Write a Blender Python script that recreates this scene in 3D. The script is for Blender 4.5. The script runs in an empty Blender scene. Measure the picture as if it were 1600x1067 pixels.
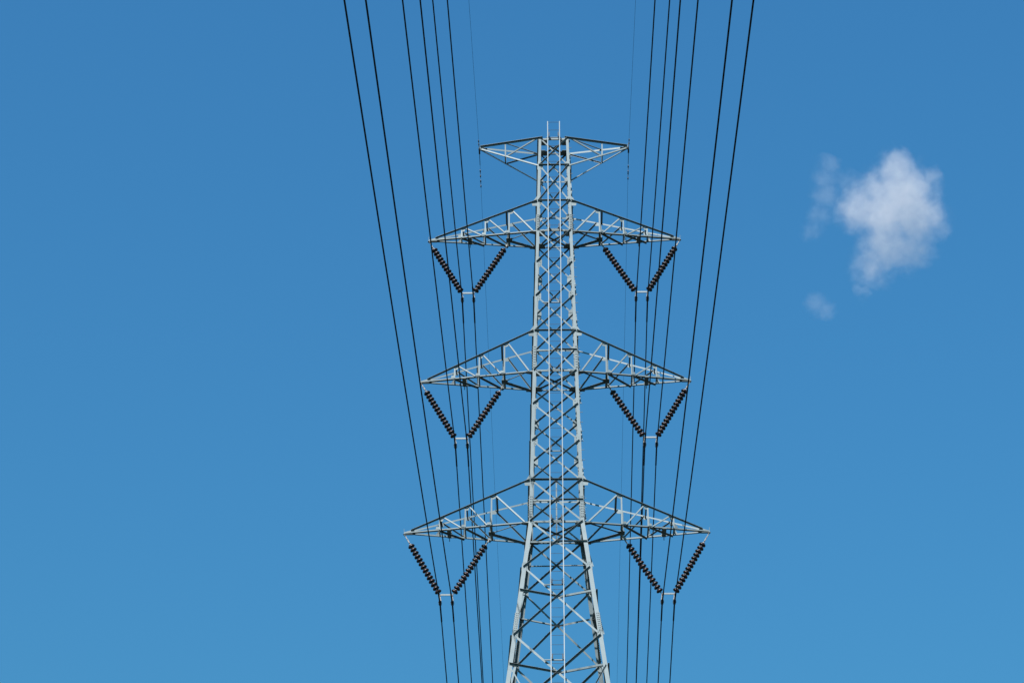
import bpy, bmesh, math, random
from mathutils import Vector, Matrix
random.seed(7)
R = math.radians
scene = bpy.context.scene
col = scene.collection
V = Vector

# ------------------------------------------------------------------ materials
def new_mat(name):
    m = bpy.data.materials.new(name); m.use_nodes = True
    nt = m.node_tree; b = nt.nodes['Principled BSDF']
    return m, nt, b

def steel(name, c0, c1, rough=0.55, metal=0.0, scale=3.0, spot=0.0):
    m, nt, b = new_mat(name); N = nt.nodes; L = nt.links
    tc = N.new('ShaderNodeTexCoord')
    n1 = N.new('ShaderNodeTexNoise'); n1.inputs['Scale'].default_value = scale; n1.inputs['Detail'].default_value = 6
    n2 = N.new('ShaderNodeTexNoise'); n2.inputs['Scale'].default_value = scale*9; n2.inputs['Detail'].default_value = 3
    oi = N.new('ShaderNodeObjectInfo')
    add = N.new('ShaderNodeMath'); add.operation = 'MULTIPLY_ADD'; add.inputs[1].default_value = .45; 
    mx = N.new('ShaderNodeMath'); mx.operation = 'MULTIPLY_ADD'; mx.inputs[1].default_value = .35
    cr = N.new('ShaderNodeMapRange'); cr.inputs['From Min'].default_value = .25; cr.inputs['From Max'].default_value = .95
    mix = N.new('ShaderNodeMix'); mix.data_type = 'RGBA'
    L.new(tc.outputs['Object'], n1.inputs['Vector']); L.new(tc.outputs['Object'], n2.inputs['Vector'])
    L.new(n1.outputs['Fac'], add.inputs[0]); L.new(n2.outputs['Fac'], mx.inputs[0])
    rs = N.new('ShaderNodeMath'); rs.operation = 'MULTIPLY'; rs.inputs[1].default_value = .4
    L.new(oi.outputs['Random'], rs.inputs[0]); L.new(rs.outputs[0], add.inputs[2]); L.new(add.outputs[0], mx.inputs[2])
    L.new(mx.outputs[0], cr.inputs['Value']); L.new(cr.outputs['Result'], mix.inputs['Factor'])
    mix.inputs['A'].default_value = (*c0, 1); mix.inputs['B'].default_value = (*c1, 1)
    L.new(mix.outputs['Result'], b.inputs['Base Color'])
    b.inputs['Roughness'].default_value = rough; b.inputs['Metallic'].default_value = metal
    b.inputs['Specular IOR Level'].default_value = .25
    return m

MS = steel('galvanised steel', (.062, .082, .089), (.132, .162, .172), .55, .0, 2.2)
ML = steel('bright galvanised steel', (.115, .138, .148), (.165, .188, .198), .5, 0, 3.0)
MC = steel('aged dark aluminium cable', (.006, .008, .014), (.012, .014, .022), .8, 0, .6)
MD = steel('dark fittings', (.02, .021, .022), (.04, .04, .04), .6, 0, 8)
MI = steel('dark brown glazed porcelain', (.008, .003, .0035), (.016, .0055, .006), .42, 0, 6)
MCAP = steel('galvanised insulator caps', (.12, .116, .112), (.19, .18, .172), .5, 0, 12)

def ground_mat():
    m, nt, b = new_mat('ground darkened against bounce'); N = nt.nodes; L = nt.links
    tc = N.new('ShaderNodeTexCoord'); n = N.new('ShaderNodeTexNoise'); n.inputs['Scale'].default_value = .06; n.inputs['Detail'].default_value = 10
    r = N.new('ShaderNodeValToRGB'); r.color_ramp.elements[0].color = (.006, .012, .007, 1); r.color_ramp.elements[1].color = (.012, .018, .010, 1)  # unseen ground, colour lowered to keep bounce light off the steel undersides
    r.color_ramp.elements[0].position = .4; r.color_ramp.elements[1].position = .7
    L.new(tc.outputs['Object'], n.inputs['Vector']); L.new(n.outputs['Fac'], r.inputs['Fac']); L.new(r.outputs['Color'], b.inputs['Base Color'])
    b.inputs['Roughness'].default_value = .95
    return m

# ------------------------------------------------------------------ mesh builder
class MB:
    def __init__(s): s.v = []; s.f = []; s.mi = []; s.m = 0
    def prism(s, a, b):
        """two matching polygon rings (lists of points) -> closed prism"""
        n = len(a); o = len(s.v); s.v += [tuple(p) for p in a] + [tuple(p) for p in b]
        s.f.append(tuple(range(o+n-1, o-1, -1))); s.mi.append(s.m)
        s.f.append(tuple(range(o+n, o+2*n))); s.mi.append(s.m)
        for i in range(n):
            j = (i+1) % n; s.f.append((o+i, o+j, o+n+j, o+n+i)); s.mi.append(s.m)
    def ell(s, p0, p1, u, w, a, b, t):
        """L section, heel on p0-p1, flanges along u (length a) and w (length b)"""
        q = [(0, 0), (a, 0), (a, t), (t, t), (t, b), (0, b)]
        d = (p1-p0).normalized()
        if u.cross(w).dot(d) < 0: q = q[::-1]
        s.prism([p0+u*x+w*y for x, y in q], [p1+u*x+w*y for x, y in q])
    def angle(s, p0, p1, n, hint, a, t=.007, out=1, b=None, jit=True):
        """rolled angle: flat flange perpendicular to n, heel on the side of hint, outstanding flange along out*n"""
        p0 = V(p0); p1 = V(p1); d = (p1-p0).normalized(); n = V(n); n = (n-d*n.dot(d)).normalized()
        v = d.cross(n).normalized(); h = V(hint)
        if v.dot(h) < 0: v = -v
        o = n*out
        j = o*(random.uniform(.0005, .0035) if jit else 0)
        s.ell(p0+v*a/2+j, p1+v*a/2+j, -v, o, a, b or a, t)
    def box(s, c, x, y, z, sx, sy, sz):
        c = V(c); x = V(x)*sx/2; y = V(y)*sy/2; z = V(z)*sz/2
        s.prism([c-x-y-z, c+x-y-z, c+x+y-z, c-x+y-z], [c-x-y+z, c+x-y+z, c+x+y+z, c-x+y+z])
    def abox(s, c, sx, sy, sz): s.box(c, (1,0,0), (0,1,0), (0,0,1), sx, sy, sz)
    def plate(s, pts, n, t):
        n = V(n).normalized(); pts = [V(p) for p in pts]
        nn = (pts[1]-pts[0]).cross(pts[2]-pts[0])
        if nn.dot(n) < 0: pts = pts[::-1]
        s.prism([p-n*t/2 for p in pts], [p+n*t/2 for p in pts])
    def rod(s, p0, p1, r, n=8, r1=None):
        p0 = V(p0); p1 = V(p1); d = (p1-p0).normalized()
        u = d.orthogonal().normalized(); w = d.cross(u)
        c = [(math.cos(2*math.pi*i/n), math.sin(2*math.pi*i/n)) for i in range(n)]
        r1 = r if r1 is None else r1
        s.prism([p0+(u*x+w*y)*r for x, y in c], [p1+(u*x+w*y)*r1 for x, y in c])
    def tube(s, pts, r, n=8):
        pts = [V(p) for p in pts]; rings = []
        for i, p in enumerate(pts):
            d = (pts[min(i+1, len(pts)-1)]-pts[max(i-1, 0)]).normalized()
            u = d.cross(V((1, 0, 0))); u = (u if u.length > 1e-4 else d.orthogonal()).normalized(); w = d.cross(u)
            o = len(s.v)
            for k in range(n):
                a = 2*math.pi*k/n; s.v.append(tuple(p+(u*math.cos(a)+w*math.sin(a))*r))
            rings.append(o)
        for a, b in zip(rings, rings[1:]):
            for k in range(n):
                j = (k+1) % n; s.f.append((a+k, a+j, b+j, b+k)); s.mi.append(s.m)
        s.f.append(tuple(range(rings[0]+n-1, rings[0]-1, -1))); s.mi.append(s.m)
        s.f.append(tuple(range(rings[-1], rings[-1]+n))); s.mi.append(s.m)
    def lathe(s, prof, n=16, base=V((0,0,0)), ax=V((0,0,1))):
        """profile of (r, z) revolved round ax through base"""
        u = ax.orthogonal().normalized(); w = ax.cross(u); rings = []
        for r, z in prof:
            o = len(s.v)
            for k in range(n):
                a = 2*math.pi*k/n; s.v.append(tuple(base+ax*z+(u*math.cos(a)+w*math.sin(a))*max(r, 1e-4)))
            rings.append(o)
        for a, b in zip(rings, rings[1:]):
            for k in range(n):
                j = (k+1) % n; s.f.append((a+k, a+j, b+j, b+k)); s.mi.append(s.m)
    def mesh(s, name, mats, smooth=False):
        me = bpy.data.meshes.new(name); me.from_pydata(s.v, [], s.f)
        for m in (mats if isinstance(mats, (list, tuple)) else [mats]): me.materials.append(m)
        for p, i in zip(me.polygons, s.mi): p.material_index = i; p.use_smooth = smooth
        bm = bmesh.new(); bm.from_mesh(me); bmesh.ops.recalc_face_normals(bm, faces=bm.faces); bm.to_mesh(me); bm.free()
        me.update(); return me
    def build(s, name, mats, parent=None, smooth=False):
        return link(name, s.mesh(name, mats, smooth), parent)

def link(name, data, parent=None, loc=None):
    o = bpy.data.objects.new(name, data); col.objects.link(o)
    if parent is not None: o.parent = parent
    if loc is not None: o.location = loc
    return o
def tag(o, label, cat, group=None, kind=None):
    if label: o['label'] = label
    if cat: o['category'] = cat
    if group: o['group'] = group
    if kind: o['kind'] = kind
    return o
def one(name, fn, mat, parent):
    """one member as a mesh of its own"""
    b = MB(); fn(b); return b.build(name, mat, parent)

# ------------------------------------------------------------------ tower geometry
ZT = 58.363                                     # top of the body
Z4B = 41.338                                    # kink of the legs, lower chord of the lowest arm
def hw(z):                                      # half width of the square body
    return .598+.02516*(ZT-z) if z >= Z4B else .598+.02516*(ZT-Z4B)+.12488*(Z4B-z)
JOINTS = [58.363, 57.06, 55.378, 54.02, 52.55, 51.02, 49.45, 47.716, 46.26, 44.70, 43.04, 41.338, 39.40, 36.605, 33.2,
          29.3, 24.7, 19.2, 12.8, 5.6]
ARMS = {1: dict(zb=57.058, zt=58.363, zp=58.30, S=2.979), 2: dict(zb=54.02, zt=55.377, zp=53.985, S=4.95, fr=(.302, .523, .7455), tie=-.10, pl=.379),
        3: dict(zb=47.716, zt=49.452, zp=47.69, S=5.163, fr=(.30, .521, .747), tie=-.10, pl=.386),
        4: dict(zb=41.338, zt=43.041, zp=41.348, S=5.671, fr=(.282, .489, .70), tie=.20, pl=.358)}
FACES = {'near': (V((0,-1,0)), V((1,0,0))), 'right': (V((1,0,0)), V((0,1,0))), 'far': (V((0,1,0)), V((-1,0,0))), 'left': (V((-1,0,0)), V((0,-1,0)))}
UP = V((0,0,1))
def fp(face, s, z, off=0.0):
    """point on a face: s in -1..1 across it, off outwards"""
    n, r = FACES[face]; h = hw(z); return n*(h+off)+r*(h*s)+UP*z

tower = link('transmission_tower', None); tower.empty_display_size = 3
tag(tower, 'tall grey galvanised steel lattice pylon with four tiers of crossarms and a central ladder', 'pylon')

# legs: four rolled angles with splice plates and bolt heads
SEGS = [(ZT+.05, 54.4, .105), (54.4, 47.9, .115), (47.9, 41.338, .125), (41.338, 0.0, .155)]
for sx in (-1, 1):
    for sy in (-1, 1):
        b = MB()
        for z1, z0, a in SEGS:
            p1 = V((sx*hw(z1), sy*hw(z1), z1)); p0 = V((sx*hw(z0), sy*hw(z0), z0))
            b.ell(p0, p1, V((-sx, 0, 0)), V((0, -sy, 0)), a, a, .012)
        for zc, hh in ((54.4, .35), (48.3, .5), (41.95, .45), (37.15, .38), (29, .4), (17, .4)):   # splices
            a = .10 if zc > 45 else .125
            for ax, nx in ((V((-sx,0,0)), V((0,sy,0))), (V((0,-sy,0)), V((sx,0,0)))):
                c0 = V((sx*hw(zc-hh), sy*hw(zc-hh), zc-hh)); c1 = V((sx*hw(zc+hh), sy*hw(zc+hh), zc+hh))
                q = [c0+ax*.008, c0+ax*a, c1+ax*a, c1+ax*.008]
                b.plate([p+nx*.006 for p in q], nx, .009)
                k = 9
                for i in range(k):
                    f = (i+.5)/k; c = c0.lerp(c1, f)
                    for u in (.3, .72):
                        p = c+ax*(a*u)+nx*.010; b.rod(p, p+nx*.024, .016, 6)
        b.build('leg', MS, tower)

# diagonals of the four faces
rest = MB(); count = 0
def diag_size(z): return .055 if z > 50 else (.06 if z > 43 else (.068 if z > 36 else .08))
panels = list(zip(JOINTS, JOINTS[1:]))
SHOWN = 14
def do_diag(bld, face, z1, z0, kind):
    n, r = FACES[face]; a = diag_size(z0)
    if kind == 'rise':                           # low on the left, high on the right: outside the legs, flange outwards
        bld.angle(fp(face, -1, z0, .004)+r*.05, fp(face, 1, z1, .004)-r*.05, n, UP, a, .006, 1)
    else:                                        # bolted inside the leg flange
        bld.angle(fp(face, -1, z1, -.014)+r*.06, fp(face, 1, z0, -.014)-r*.06, n, UP, a, .006, -1)
for face in ('near', 'far', 'left', 'right'):
    for i, (z1, z0) in enumerate(panels):
        for kind in ('rise', 'fall'):
            solo = i < SHOWN and (face in ('near', 'far') or i >= 3)
            if solo: one('diagonal_brace', lambda b: do_diag(b, face, z1, z0, kind), MS, tower)
            else: do_diag(rest, face, z1, z0, kind)
ro = rest.build('diagonal_brace', MS, tower); ro['kind'] = 'stuff'

# horizontals at the arm levels.  style: +1 dark (flange outwards on top), -1 light (flat face outwards)
for z, st in ((58.34, -1), (57.06, 1), (55.378, 1), (54.02, -1), (49.45, 1), (47.716, -1), (43.04, 1), (41.338, -1), (33.2, -1)):
    for face in ('near', 'far', 'left', 'right'):
        n, r = FACES[face]; h = hw(z)
        off = .010 if st > 0 else -.026
        a = .06 if z > 45 else .07
        one('horizontal_strut', lambda b: b.angle(fp(face, -1, z, off)+r*.02, fp(face, 1, z, off)-r*.02, n, UP*(1 if st > 0 else -1), a, .007, st), MS, tower)

# secondary struts from the legs to the crossing of the diagonals
for i, (zl, flip, lift) in enumerate(((48.60, 1, 0), (42.22, 1, 0), (40.47, 1, 0), (38.45, -1, 0), (35.45, -1, 0))):
    z1, z0 = [p for p in panels if p[0] > zl > p[1]][0]
    t = hw(z1)/(hw(z1)+hw(z0)); zc = z1-(z1-z0)*t
    for face in ('near', 'far', 'left', 'right'):
        n, r = FACES[face]; a = .055 if zl > 39 else .072
        for s in (-1, 1):
            dark = (s > 0) == (flip > 0)
            p0 = fp(face, s*.985, zl, .010 if dark else -.026); p1 = fp(face, s*.02, zc, .010 if dark else -.026)
            one('secondary_strut', lambda b: b.angle(p0, p1, n, UP*(1 if dark else -1), a, .006, 1 if dark else -1), MS, tower)
# knee struts of the panel at the lower picture edge
z1, z0 = 36.605, 33.2
for face in ('near', 'far'):
    n, r = FACES[face]
    for s in (-1, 1):
        p0 = fp(face, s*.98, 35.4, .0); p1 = fp(face, s*.52, 34.0, .0)
        one('secondary_strut', lambda b: b.angle(p0, p1, n, UP, .05, .006, -1 if s*(-n.y) < 0 else 1), MS, tower)
# hanger post in the middle of the face above the lowest arm
for face in ('near', 'far'):
    n, r = FACES[face]
    for za, zb in ((43.0, 42.26), (42.16, 41.38)):
        one('hanger_post', lambda b: b.angle(fp(face, 0, za, -.03), fp(face, 0, zb, -.03), n, r, .05, .006, -1), MS, tower)
# plan bracing
for z in (58.28, 54.0, 47.69, 41.31, 33.1):
    h = hw(z)-.03
    for s in (-1, 1):
        one('plan_brace', lambda b: b.angle((s*h, -h, z+.012*s), (-s*h, h, z+.012*s), UP, (0,1,0), .055, .006, -1), MS, tower)
# corner plates lying in the arm planes
for z in (58.33, 54.02, 47.716, 41.338):
    h = hw(z)
    for sx in (-1, 1):
        for sy in (-1, 1):
            e = .27 if z < 58 else .05
            pts = [(sx*(h+e), sy*(h-.01)), (sx*(h+e), sy*(h-.18)), (sx*(h+e*.3-.02), sy*(h-.26)), (sx*(h-.05), sy*(h-.42)), (sx*(h-.25), sy*(h-.42)), (sx*(h-.34), sy*(h-.20)), (sx*(h-.34), sy*(h-.01))]
            one('corner_plate', lambda b: b.plate([V((x, y, z-.048)) for x, y in pts], UP, .012), MS, tower)
# upright gusset plates at the joints of the front and back faces
def gusset(face, s, z, wi, wo, hh, off):
    n, r = FACES[face]
    c = fp(face, s, z, off); k = r*s
    dz = hh/2
    tl = (hw(z-dz)-hw(z+dz))/2
    pts = [c-k*wi+UP*dz*.45, c-k*wi*.55+UP*dz-k*tl, c+k*.004+UP*dz-k*tl]
    if wo: pts += [c+k*wo*.35+UP*dz*.55, c+k*wo-UP*dz*.45, c+k*wo*.9-UP*dz*.95]
    pts += [c+k*.004-UP*dz+k*tl, c-k*wi*.55-UP*dz+k*tl, c-k*wi-UP*dz*.45]
    def f(b):
        b.plate(pts, n, .010)
        for i in range(3):
            for q in (.35, .7):
                p = c-k*(wi*q)+UP*(dz*(.5-.5*i)) + n*.004*(1); b.rod(p-n*.012, p+n*.024, .014, 6)
    one('gusset_plate', f, MS, tower)
for face in ('near', 'far'):
    for z in (52.55, 51.02, 46.26, 44.70):
        for s in (-1, 1): gusset(face, s, z, .25, 0, .50, -.020)
    for z in (55.378, 49.45, 43.04):
        for s in (-1, 1): gusset(face, s, z, .20, .21 if face == 'near' else .13, .46 if face == 'near' else .36, -.019)
    for z in (57.06, 39.40, 36.605):
        for s in (-1, 1): gusset(face, s, z, .20, .03, .40, -.019)

# climbing pegs on the front right leg
peg = None; z = 57.9; k = 0
while z > 41.5:
    h = hw(z)
    if peg is None:
        b = MB(); b.rod((-.02, 0, 0), (.085, 0, 0), .0105, 8); b.rod((.085, 0, 0), (.10, 0, 0), .02, 8); b.rod((.0, 0, 0), (.018, 0, 0), .022, 6)
        peg = b.mesh('step_bolt', MS)
    link('step_bolt', peg, tower, (h, -h+.03+(.05 if k % 2 else 0), z)); z -= .40; k += 1

# ------------------------------------------------------------------ crossarms
def crossarm(level, s):
    A = ARMS[level]; S, zb, zt, zp = A['S'], A['zb'], A['zt'], A['zp']
    hb, ht = hw(zb), hw(zt)
    ax = V((s, 0, 0)); c = .066 if level > 1 else .06
    tip = V((s*S, 0, zp))
    B = {y: V((s*hb, y*(hb+.002), zb)) for y in (-1, 1)}
    T = {y: V((s*ht, y*(ht+.002), zt)) for y in (-1, 1)}
    nose = V((s*(S-.24), 0, zp+.075))
    if level == 1: nose = V((s*(S-.02), 0, zp+.01))
    noseT = {y: nose+V((0, y*.035, 0)) for y in (-1, 1)}
    tipB = {y: tip+V((0, y*.035, -.0 if level > 1 else -.05)) for y in (-1, 1)}
    bot = lambda y, f: tipB[y].lerp(B[y], f)
    def top(y, f):                               # point of the upper chord over (or under) bot(y, f)
        x = abs(bot(y, f).x); g = (abs(noseT[y].x)-x)/(abs(noseT[y].x)-ht); return noseT[y].lerp(T[y], g)
    Y = lambda y: V((0, y, 0))
    b = MB()
    for y in (-1, 1):
        # lower chord: heel at the bottom outside, flat face upright, other flange inwards
        cb = .042 if y < 0 else .08; cw = .11 if y < 0 else .062
        if level == 1: cb = .055
        inward = bot(y, 1)+(-Y(y))*.0
        b.angle(tipB[y], B[y]+V((-s*.30, 0, 0)) if level > 1 else B[y]+V((-s*.03, 0, 0)), Y(y), -UP, cb, .008, -1, cw if level > 1 else .045)
        # upper chord: heel on top, upper flange turned outwards
        ct = c-.006 if level > 1 else .075
        e = V((-s*.16, 0, .16*(zt-noseT[y].z)/(abs(noseT[y].x)-ht))) if level == 1 else V((0,0,0))
        b.angle(noseT[y], T[y]+Y(y)*.012+V((0,0,0))+(V((-s*.16,0,0)) if level == 1 else V((0,0,0))), Y(y), UP, ct, .008, 1, ct)
    # nose: plates joining the four chords, hanger eye below, bird spike above
    b.plate([tip+V((s*.03, 0, -.05)), tip+V((s*.03, 0, .02)), nose+V((-s*.10, 0, .06 if level > 1 else .03)), nose+V((-s*.16, 0, -.12 if level > 1 else -.05))], (0,1,0), .05)
    b.abox(tip+V((-s*.12, 0, -.055)), .36, .12, .012)
    b.rod(tip+V((s*.02, 0, 0)), tip+V((s*.03, 0, .16)), .009, 6)
    b.plate([tip+V((s*.03, 0, -.05)), tip+V((-s*.05, 0, -.05)), tip+V((-s*.035, 0, -.13)), tip+V((s*.015, 0, -.13))], (0,1,0), .016)
    arm = b.build('crossarm', MS, tower)
    P = lambda name, fn: one(name, fn, MS, arm)
    tv = .05
    if level == 1:
        f = .44
        for y in (-1, 1):
            P('upright', lambda b: b.angle(bot(y, f), top(y, f), Y(y), (-s if y < 0 else 1, 0, 0), tv, .006, -1))
            if y < 0:
                P('web_brace', lambda b: b.angle(bot(y, f)+V((-s*.06,0,0)), T[y].lerp(noseT[y], .05), Y(y), UP*-1, tv, .006, -1))
            else:
                P('web_brace', lambda b: b.angle(bot(y, f)+V((-s*.06,0,0)), T[y].lerp(noseT[y], .02)-UP*.05, Y(y), UP, tv, .006, -1))
        P('plan_tie', lambda b: b.angle(bot(-1, f), bot(1, f), UP, ax, .045, .006, 1))
        y0 = -1 if s < 0 else 1                  # plan brace is point symmetric about the tower axis
        if s < 0: P('plan_tie', lambda b: b.angle(top(-1, f-.0)+UP*.0, T[1], UP, (0,1,0), tv, .006, 1))
        else: P('plan_tie', lambda b: b.angle(top(1, f), T[-1], UP, (0,1,0), tv, .006, 1))
        return
    fr = A['fr']; tie = A['tie']
    for i, f in enumerate(fr):
        tw = tv+.008 if i == 2 else tv
        for y in (-1, 1):
            if y < 0:
                P('upright', lambda b: b.angle(bot(y, f)+Y(y)*.0, top(y, f)-UP*.01, Y(y), ax, tw, .006, -1))
                nxt = fr[i+1]-.035 if i < 2 else .965
                P('web_brace', lambda b: b.angle(top(y, f+.03)-UP*.01, bot(y, nxt)+UP*.005, Y(y), -UP, tw-.004, .006, -1))
            else:
                P('upright', lambda b: b.angle(bot(y, f)+ax*.07, top(y, f)+ax*.07, Y(y), (-1,0,0), tw, .006, -1))
                nxt = fr[i+1]-.01 if i < 2 else .985
                P('web_brace', lambda b: b.angle(top(y, f+.02), bot(y, nxt)+UP*.02, Y(y), UP, tw, .006, -1))
        for y in (-1, 1):                        # joint plates at both ends of the uprights
            ct = top(y, f+.015)-UP*.03; cb2 = bot(y, f-.012)+UP*.02
            sl = (top(y, f+.03)-top(y, f)).normalized(); sb = (bot(y, f)-bot(y, f-.03)).normalized(); q = -Y(y)*.016
            w = .13 if i == 2 else .09
            P('gusset_plate', lambda b: b.plate([ct-sl*w+q, ct+sl*w+q, ct+sl*w*.6-UP*.13+q, ct-sl*w*.7-UP*.10+q], Y(y), .009))
            P('gusset_plate', lambda b: b.plate([cb2-sb*w+q, cb2+sb*w*.7+q, cb2+sb*w*.4+UP*.09+q, cb2-sb*w*.8+UP*.10+q], Y(y), .009))
        P('plan_tie', lambda b: b.angle(bot(-1, f)-UP*.02, bot(1, f)-UP*.02, UP, ax, .05 if i < 2 else .075, .007, 1))
        dx = V((-s*tie, 0, 0)) if i == 2 else V((-s*.06, 0, 0))
        P('plan_tie', lambda b: b.angle(top(-1, f)+dx*1-UP*.02, top(1, f)+dx-UP*.02, UP, ax, .05 if i < 2 else .075, .006, -1))
    g = -1 if s < 0 else 1                       # zigzag of the lower plane, point symmetric
    for f0, f1 in ((fr[0], fr[1]), (fr[1], fr[2])):
        P('plan_brace', lambda b: b.angle(bot(g, f0)-UP*.03, bot(-g, f1-.01)-UP*.03, UP, (0,1,0), .062, .007, -1))
    mid = V((bot(-1, fr[2]).x, 0, (bot(-1, fr[2]).z)-.03))
    P('plan_brace', lambda b: b.angle(mid, B[1]+V((-s*.02, -.06, -.03)), UP, (0,1,0), .08, .008, -1))
    P('plan_brace', lambda b: b.angle(mid, B[-1]+V((s*.12, .05, -.03)), UP, (0,1,0), .042, .006, 1 if s < 0 else -1))
    # hanger plate of the inner insulator string
    def hp(b):
        b.abox(mid-UP*.012, .24, .36, .016)
        b.abox(mid+V((0, 0, -.07)), .10, .03, .11)
        for q in (-1, 1): b.rod(mid+V((.07, .11*q, -.05)), mid+V((.07, .11*q, .03)), .018, 6); b.rod(mid+V((-.07, .11*q, -.05)), mid+V((-.07, .11*q, .03)), .018, 6)
    P('hanger_plate', hp)
    # maintenance lug plate across the lower chords
    f = A['pl']
    def mp(b):
        p0 = bot(-1, f); p1 = bot(1, f)
        b.box((p0+p1)/2-UP*.045, (1,0,0), (p1-p0).normalized(), UP, .15, (p1-p0).length, .014)
        b.rod((p0+p1)/2+V((0, abs(p1.y)*.9, -.04)), (p0+p1)/2+V((0, abs(p1.y)*.9, -.20)), .014, 6)
        for q in (-.8, -.4, 0, .4, .8):
            p = (p0+p1)/2+V((s*-.09, q*abs(p1.y), -.04)); b.rod(p-UP*.03, p+UP*.02, .016, 6)
    P('cross_plate', mp)
for lv in (1, 2, 3, 4):
    for s in (-1, 1): crossarm(lv, s)

# ------------------------------------------------------------------ ladder up the front face
LY = .15
def lad(x, z): return V((x, -(hw(min(z, ZT))+LY), z))
b = MB()
for x in (-.238, .238):
    for z0, z1 in ((3, Z4B), (Z4B, ZT-.01), (ZT-.01, 59.06)):
        p0, p1 = lad(x, z0), lad(x, z1)
        b.box((p0+p1)/2, (1,0,0), (p1-p0).normalized().cross(V((1,0,0))), (p1-p0).normalized(), .034, .045, (p1-p0).length)
ladder = b.build('ladder', ML, tower)
b = MB(); b.rod((-.216, 0, 0), (.216, 0, 0), .0075, 8); rung = b.mesh('rung', MD)
z = 59.02; low = MB()
while z > 3.3:
    if z > 33.5: link('rung', rung, ladder, lad(0, z))
    else: low.rod(lad(-.216, z), lad(.216, z), .0075, 6)
    z -= .375
o = low.build('rung', MD, ladder); o['kind'] = 'stuff'
for z in (58.36, 54.03, 50.68, 47.72, 44.22, 41.34, 38.64, 35.58):
    h = hw(z)
    def br(b):
        if z not in (58.36, 54.03, 47.72, 41.34):
            b.angle((-.47, -h-.035, z), (.27, -h-.035, z), (0,-1,0), -UP, .055, .006, 1)
        else:
            b.angle((-.30, -h-.035, z), (.30, -h-.035, z), (0,-1,0), -UP, .045, .006, 1)
        b.m = 1  # clips in a darker tone than the bracket bar
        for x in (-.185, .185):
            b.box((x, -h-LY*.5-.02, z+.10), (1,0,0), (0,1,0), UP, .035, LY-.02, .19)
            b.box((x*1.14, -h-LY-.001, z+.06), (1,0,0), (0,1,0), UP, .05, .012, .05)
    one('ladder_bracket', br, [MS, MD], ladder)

# ------------------------------------------------------------------ insulators
def disc_mesh():
    b = MB(); b.m = 0
    b.lathe([(0, -.034), (.022, -.034), (.028, -.026), (.05, -.024), (.052, -.044), (.064, -.044), (.066, -.026), (.084, -.028), (.087, -.046), (.099, -.046), (.102, -.028),
             (.118, -.040), (.128, -.044), (.131, -.034), (.128, -.014), (.117, .008), (.098, .028), (.072, .044), (.050, .052)], 24)
    b.m = 1
    b.lathe([(.050, .052), (.051, .058), (.047, .076), (.040, .088), (.028, .094), (.018, .097), (0, .097)], 16)
    b.lathe([(0, -.085), (.016, -.085), (.019, -.072), (.012, -.062), (.012, -.030)], 10)
    return b.mesh('insulator_disc', [MI, MCAP], True)
DISC = disc_mesh()
LEV = {2: (53.985, 51.584, 51.274, 3.174, 3.622), 3: (47.69, 45.255, 44.938, 3.364, 3.820), 4: (41.348, 38.848, 38.519, 3.861, 4.3135)}
WORD = {2: 'highest', 3: 'middle', 4: 'lowest'}
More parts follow.
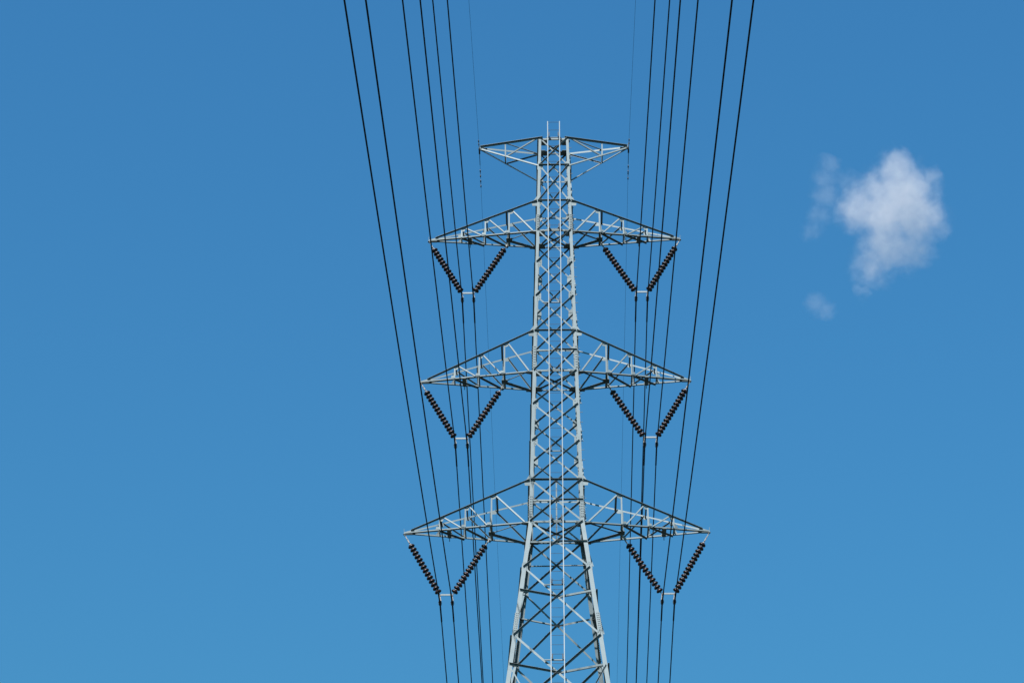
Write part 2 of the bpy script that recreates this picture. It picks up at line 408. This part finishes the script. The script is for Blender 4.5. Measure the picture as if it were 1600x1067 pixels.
def assembly(lv, s):
    zp, zbar, zcl, xi, xo = LEV[lv]; A = ARMS[lv]
    cx = (xi+xo)/2
    side = 'left' if s < 0 else 'right'
    root = link('insulator_assembly', None, None, (s*cx, 0, zbar)); O = V((s*cx, 0, zbar))
    tag(root, f'V of dark disc insulator strings under the {side} crossarm, {WORD[lv]} of three on its side', 'insulator', 'V-shaped insulator sets hanging from the crossarms')
    xv3 = A['S']-A['fr'][2]*(A['S']-hw(A['zb']))
    for top, bx in ((V((s*(A['S']-.01), 0, zp-.10)), xo+.02), (V((s*xv3, 0, A['zb']-.13)), xi-.02)):
        bot = V((s*bx, 0, zbar+.015)); d = (top-bot).normalized(); Ln = (top-bot).length
        b = MB()
        dp = .161; d0 = .145
        end = d0+13*dp+.09
        b.rod(bot-O, bot+d*(d0-.08)-O, .018, 8)                      # socket eye at the yoke
        b.rod(bot+d*(d0-.09)-O, bot+d*(d0-.045)-O, .03, 8)
        # hardware from the top disc to the arm: ball eye, shackle, links
        side_v = d.cross(V((0,1,0))).normalized()
        rem = Ln-end
        b.rod(bot+d*end-O, bot+d*(end+.06)-O, .017, 8)
        y = .022
        a0 = bot+d*(end+.05); a1 = bot+d*(end+rem*.55); a2 = bot+d*(end+rem*.5); a3 = top
        for q in (-1, 1):
            b.box((a0+a1)/2+V((0, q*y, 0))-O, side_v, V((0,1,0)), d, .042, .010, (a1-a0).length)
            b.box((a2+a3)/2+V((0, q*y*.4, 0))-O, side_v, V((0,1,0)), d, .030, .008, (a3-a2).length)
        for p in (a0+d*.01, a2+d*.02, a3): b.rod(p-V((0,.045,0))-O, p+V((0,.045,0))-O, .014, 8)
        st = b.build('insulator_string', MCAP, root)
        q = V((0,0,1)).rotation_difference(d)
        for i in range(14):
            c = bot+d*(d0+i*dp)-O
            do = link('insulator_disc', DISC, st, c); do.rotation_mode = 'QUATERNION'; do.rotation_quaternion = q
    # yoke bar
    b = MB()
    w = (xo-xi)/2
    b.box((0, -.012, 0), (1,0,0), (0,1,0), UP, w*2-.03, .014, .062); b.box((0, .012, 0), (1,0,0), (0,1,0), UP, w*2-.03, .014, .062)
    b.build('yoke_bar', ML, root)
    for q in (-1, 1):
        x = q*w
        b = MB(); m = zcl-zbar
        b.m = 0
        b.box((x, 0, m*.36), (1,0,0), (0,1,0), UP, .045, .022, abs(m)*.62)
        b.rod((x, -.04, -.02), (x, .04, -.02), .018, 8)
        b.prism([V((x-.052, -.016, m+.10)), V((x+.052, -.016, m+.10)), V((x+.03, -.016, m+.17)), V((x-.03, -.016, m+.17))], [V((x-.052, .016, m+.10)), V((x+.052, .016, m+.10)), V((x+.03, .016, m+.17)), V((x-.03, .016, m+.17))])
        b.m = 1
        pr = [(-.20, .01), (-.16, -.035), (-.05, -.058), (.05, -.058), (.16, -.035), (.20, .01), (.10, .05), (.03, .085), (-.03, .085), (-.10, .05)]
        b.prism([V((x-.045, yy, m+zz+.005)) for yy, zz in pr], [V((x+.045, yy, m+zz+.005)) for yy, zz in pr])
        for yy in (-.07, .07): b.rod((x-.068, yy, m+.01), (x+.068, yy, m+.01), .016, 8)
        b.build('suspension_clamp', [MCAP, MD], root)
for lv in (2, 3, 4):
    for s in (-1, 1): assembly(lv, s)

# ------------------------------------------------------------------ wires
SAG = {1: (.106, .00042, .18755, .0005), 2: (.12716, .00042, .211, .00044), 3: (.11912, .00031, .15358, .0004), 4: (.11644, .00028, .13665, .0004)}
PHN, PHF = -.00354, .00494
def wire_pt(lv, x, z0, t):                       # t < 0 towards the viewer, t > 0 away
    na, nb, fa, fb = SAG[lv]
    if t < 0: u = -t; return V((x+u*math.sin(PHN), -u, z0-na*u+nb*u*u))
    return V((x+t*math.sin(PHF), t, z0-fa*t+fb*t*t))
TN = [0, -.25, -.5, -1, -1.5, -2, -3, -4.5]+[-6-3*i for i in range(45)]
TF = [.25, .5, 1, 1.5, 2, 3, 4.5, 6]+[9+4*i for i in range(60)]
def wire(name, lv, x, z0, r, label, cat, group, mat, rod_len, rod_r):
    org = V((x, 0, z0))
    pts = [wire_pt(lv, x, z0, t)-org for t in reversed(TN)]+[wire_pt(lv, x, z0, t)-org for t in TF]
    b = MB(); b.tube(pts, r, 8); o = b.build(name, mat, None, True); o.location = org
    tag(o, label, cat, group)
    if rod_len:
        b = MB(); n = 10
        b.tube([wire_pt(lv, x, z0, -rod_len+2*rod_len*i/n)-org for i in range(n+1)], rod_r, 8); b.build('armour_rod', mat, o, True)
    return o
for lv in (2, 3, 4):
    zp, zbar, zcl, xi, xo = LEV[lv]
    for s in (-1, 1):
        for x, w in ((xi, 'inner'), (xo, 'outer')):
            wire('conductor_wire', lv, s*x, zcl, .0215, f'black conductor wire from the {w} clamp of the {WORD[lv]} {"left" if s < 0 else "right"} insulator V', 'power line', 'conductor wires of the line', MC, 1.35, .030)
for s in (-1, 1):
    e = wire('earth_wire', 1, s*2.995+(0.02 if s > 0 else 0), 58.10, .0045, f'thin faint earth wire crossing the {"left" if s < 0 else "right"} tip of the short topmost crossarm', 'power line', 'earth wires at the tower top', MC, .75, .012)
    # clamp and vibration dampers ride on the wire
    b = MB(); b.abox((0, 0, .10), .035, .05, .22); b.prism([V((-.03, yy, zz)) for yy, zz in ((-.16, .0), (-.05, -.05), (.05, -.05), (.16, 0), (.05, .05), (-.05, .05))], [V((.03, yy, zz)) for yy, zz in ((-.16, .0), (-.05, -.05), (.05, -.05), (.16, 0), (.05, .05), (-.05, .05))])
    b.rod((-s*.0, 0, .05), (-s*.14, 0, .16), .014, 6)
    b.build('suspension_clamp', MD, e)
    for t in (1.15 if s < 0 else .95, 1.75 if s < 0 else 1.35, -1.0):
        p = wire_pt(1, 0, 0, t); d = (wire_pt(1, 0, 0, t+.05)-wire_pt(1, 0, 0, t-.05)).normalized()
        b = MB(); dn = V((0,0,-1))
        b.rod(p+UP*.015, p+dn*.09, .014, 6); b.rod(p+dn*.08-d*.2, p+dn*.08+d*.2, .006, 6)
        for q in (-1, 1): b.rod(p+dn*.085+d*q*.10, p+dn*.085+d*q*.22, .026, 8, .020)
        b.build('vibration_damper', MD, e)

# ------------------------------------------------------------------ ground
b = MB(); n = 40; Sz = 4000
for i in range(n+1):
    for j in range(n+1): b.v.append((-Sz+2*Sz*i/n, -Sz+2*Sz*j/n, 0))
for i in range(n):
    for j in range(n): b.f.append((i*(n+1)+j, (i+1)*(n+1)+j, (i+1)*(n+1)+j+1, i*(n+1)+j+1)); b.mi.append(0)
g = b.build('ground', ground_mat()); tag(g, None, None, None, 'structure')

# ------------------------------------------------------------------ camera
PITCH, YAW, ROLL, F = .49293, -.01699, .00109, 4071.2
cam_pos = V((-.162, -89.022, 1.6))
cp, sp, cy, sy = math.cos(PITCH), math.sin(PITCH), math.cos(YAW), math.sin(YAW)
fw = V((sy*cp, cy*cp, sp)); rt = V((cy, -sy, 0)); up = rt.cross(fw)
rt2 = rt*math.cos(ROLL)+up*math.sin(ROLL); up2 = -rt*math.sin(ROLL)+up*math.cos(ROLL)
cd = bpy.data.cameras.new('camera'); cam = bpy.data.objects.new('camera', cd); col.objects.link(cam)
cam.matrix_world = Matrix(((rt2.x, up2.x, -fw.x, cam_pos.x), (rt2.y, up2.y, -fw.y, cam_pos.y), (rt2.z, up2.z, -fw.z, cam_pos.z), (0, 0, 0, 1)))
cd.sensor_width = 36; cd.lens = 36*F/1600; cd.clip_start = .1; cd.clip_end = 20000
scene.camera = cam

# ------------------------------------------------------------------ clouds: volumes about 1.5 km away
CD = 1500.0
def sky_pt(px, py, depth=0.0):
    d = fw+rt2*((px-800)/F)+up2*((533.5-py)/F); return cam_pos+d*(CD+depth)
PXM = CD/F
def cloud(name, label, centre, blobs, outline, density, edge, depth, noise_scale, lo):
    """blobs: (px, py, radius px, depth px, weight) in the cloud's own plane; outline: radii of its hull"""
    C0 = sky_pt(*centre)
    me = bpy.data.meshes.new(name); bm = bmesh.new(); bmesh.ops.create_icosphere(bm, subdivisions=4, radius=1)
    K = len(outline)
    for v in bm.verts:
        x, y, z = v.co; th = math.atan2(y, x) % (2*math.pi); f = th/(2*math.pi)*K; i = int(f) % K; q = f-int(f)
        q = q*q*(3-2*q)
        rr = outline[i]*(1-q)+outline[(i+1) % K]*q; ra = sum(outline)/K
        pl = math.hypot(x, y); r = rr*pl+ra*.0
        r *= 1.14; v.co = V((x/max(pl, 1e-5)*r, y/max(pl, 1e-5)*r, z*depth))*PXM
    bm.to_mesh(me); bm.free()
    o = bpy.data.objects.new(name, me); col.objects.link(o)
    o.matrix_world = Matrix(((rt2.x, up2.x, -fw.x, C0.x), (rt2.y, up2.y, -fw.y, C0.y), (rt2.z, up2.z, -fw.z, C0.z), (0, 0, 0, 1)))
    tag(o, label, 'cloud')
    m = bpy.data.materials.new(name+' vapour'); m.use_nodes = True; nt = m.node_tree; N = nt.nodes; L = nt.links
    N.remove(N['Principled BSDF']); out = N['Material Output']
    def mth(op, a, b=None, c=None):
        n_ = N.new('ShaderNodeMath'); n_.operation = op
        for k_, vv in enumerate((a, b, c)):
            if vv is None: continue
            if isinstance(vv, (int, float)): n_.inputs[k_].default_value = vv
            else: L.new(vv, n_.inputs[k_])
        return n_.outputs[0]
    tc = N.new('ShaderNodeTexCoord')
    wn = N.new('ShaderNodeTexNoise'); wn.inputs['Scale'].default_value = noise_scale*.8; wn.inputs['Detail'].default_value = 4
    L.new(tc.outputs['Object'], wn.inputs['Vector'])
    sub = N.new('ShaderNodeVectorMath'); sub.operation = 'SUBTRACT'; L.new(wn.outputs['Color'], sub.inputs[0]); sub.inputs[1].default_value = (.5, .5, .5)
    sc = N.new('ShaderNodeVectorMath'); sc.operation = 'SCALE'; L.new(sub.outputs[0], sc.inputs[0]); sc.inputs['Scale'].default_value = edge*PXM
    ad = N.new('ShaderNodeVectorMath'); ad.operation = 'ADD'; L.new(tc.outputs['Object'], ad.inputs[0]); L.new(sc.outputs[0], ad.inputs[1])
    field = None
    for px, py, r, dz, w in blobs:
        p = V(((px-centre[0])*PXM, (centre[1]-py)*PXM, dz*PXM))
        ds = N.new('ShaderNodeVectorMath'); ds.operation = 'DISTANCE'; L.new(ad.outputs[0], ds.inputs[0]); ds.inputs[1].default_value = p
        f = mth('MULTIPLY_ADD', ds.outputs['Value'], -w/(r*PXM), w)
        field = f if field is None else mth('SMOOTH_MAX', field, f, .25)
    nz = N.new('ShaderNodeTexNoise'); nz.inputs['Scale'].default_value = noise_scale; nz.inputs['Detail'].default_value = 7; nz.inputs['Roughness'].default_value = .58
    L.new(ad.outputs[0], nz.inputs['Vector'])
    f2 = mth('ADD', field, mth('MULTIPLY_ADD', nz.outputs['Fac'], 1.25, -.625-lo))
    mr = N.new('ShaderNodeMapRange'); mr.interpolation_type = 'SMOOTHSTEP'; L.new(f2, mr.inputs['Value'])
    mr.inputs['From Min'].default_value = 0; mr.inputs['From Max'].default_value = .7; mr.inputs['To Max'].default_value = density
    pv = N.new('ShaderNodeVolumePrincipled'); pv.inputs['Color'].default_value = (.92, .84, .79, 1); pv.inputs['Anisotropy'].default_value = .0
    L.new(mr.outputs['Result'], pv.inputs['Density']); L.new(pv.outputs[0], out.inputs['Volume'])
    try: m.cycles.volume_step_rate = .5
    except Exception: pass
    me.materials.append(m)
    return o
cz = lambda x, y: (1230+x/3.443, 210+y/3.443)
def bl(x, y, r, d=0, w=1.0): return (*cz(x, y), r/3.443, d/3.443, w)
cloud('cloud', 'small ragged white puff of cloud alone in the blue sky, largest and brightest of three', cz(580, 440),
      [bl(590, 190, 150, 0), bl(480, 300, 150, 0, .9), bl(620, 330, 220, 30, 1.15), bl(390, 400, 170, -20, 1.0), bl(520, 430, 210, 20, 1.1), bl(690, 440, 210, -20, 1.0),
       bl(765, 240, 95, 20, .72), bl(790, 470, 120, 0, .8), bl(540, 600, 200, 0, .9), bl(460, 715, 155, 10, .72), bl(680, 620, 160, 0, .8), bl(400, 840, 80, 0, .5)],
      [92, 88, 92, 96, 108, 108, 88, 80, 84, 92, 96, 110, 140, 116, 92, 86, 90], .019, 26, 66, .14, .07)
cloud('cloud', 'faint torn wisp of cloud just left of the brightest white cloud', cz(190, 350),
      [bl(235, 150, 90, 0, .8), bl(200, 240, 90, 0, .8), bl(215, 330, 100, 0, .9), bl(175, 430, 90, 0, .8), bl(130, 530, 75, 0, .7), bl(320, 260, 95, 0, .7), bl(400, 195, 80, 0, .6), bl(270, 400, 70, 0, .5)],
      [60, 70, 60, 62, 66, 56, 36, 32, 34, 44, 58, 66, 60, 48, 44, 50], .0075, 30, 28, .19, .02)
cloud('cloud', 'tiny faint puff of cloud low beneath the wisp, smallest of three', cz(180, 925),
      [bl(150, 905, 85, 0, .9), bl(205, 950, 85, 0, .9)], [27, 26, 24, 24, 25, 27, 27, 25, 22, 20, 24, 28], .0075, 16, 20, .22, .05)

# ------------------------------------------------------------------ light
SUN_EL, SUN_AZ = R(48), R(-20)                    # azimuth measured from the viewer's side of the tower towards the right
to_sun = V((math.sin(SUN_AZ)*math.cos(SUN_EL), -math.cos(SUN_AZ)*math.cos(SUN_EL), math.sin(SUN_EL)))
ld = bpy.data.lights.new('sun', 'SUN'); ld.energy = 5.0; ld.angle = R(.53); ld.color = (1, .985, .965)
sun = bpy.data.objects.new('sun', ld); col.objects.link(sun); sun.rotation_euler = (-to_sun).to_track_quat('-Z', 'Y').to_euler()
w = bpy.data.worlds.new('World'); scene.world = w; w.use_nodes = True
nt = w.node_tree; bg = nt.nodes['Background']
sk = nt.nodes.new('ShaderNodeTexSky'); sk.sky_type = 'NISHITA'; sk.sun_disc = False
sk.sun_elevation = SUN_EL; sk.sun_rotation = math.atan2(to_sun.x, to_sun.y); sk.altitude = 0; sk.air_density = 2.1; sk.dust_density = 4.6; sk.ozone_density = 2.0
tint = nt.nodes.new('ShaderNodeMix'); tint.data_type = 'RGBA'; tint.blend_type = 'MULTIPLY'; tint.inputs['Factor'].default_value = 1
tint.inputs['B'].default_value = (.228, .722, 1.185, 1)          # the photograph's cool white balance
nt.links.new(sk.outputs[0], tint.inputs['A']); nt.links.new(tint.outputs['Result'], bg.inputs['Color']); bg.inputs['Strength'].default_value = .05

scene.view_settings.view_transform = 'Standard'; scene.view_settings.look = 'None'; scene.view_settings.exposure = 1.32; scene.view_settings.gamma = 1
scene.cycles.volume_bounces = 6; scene.cycles.max_bounces = 12
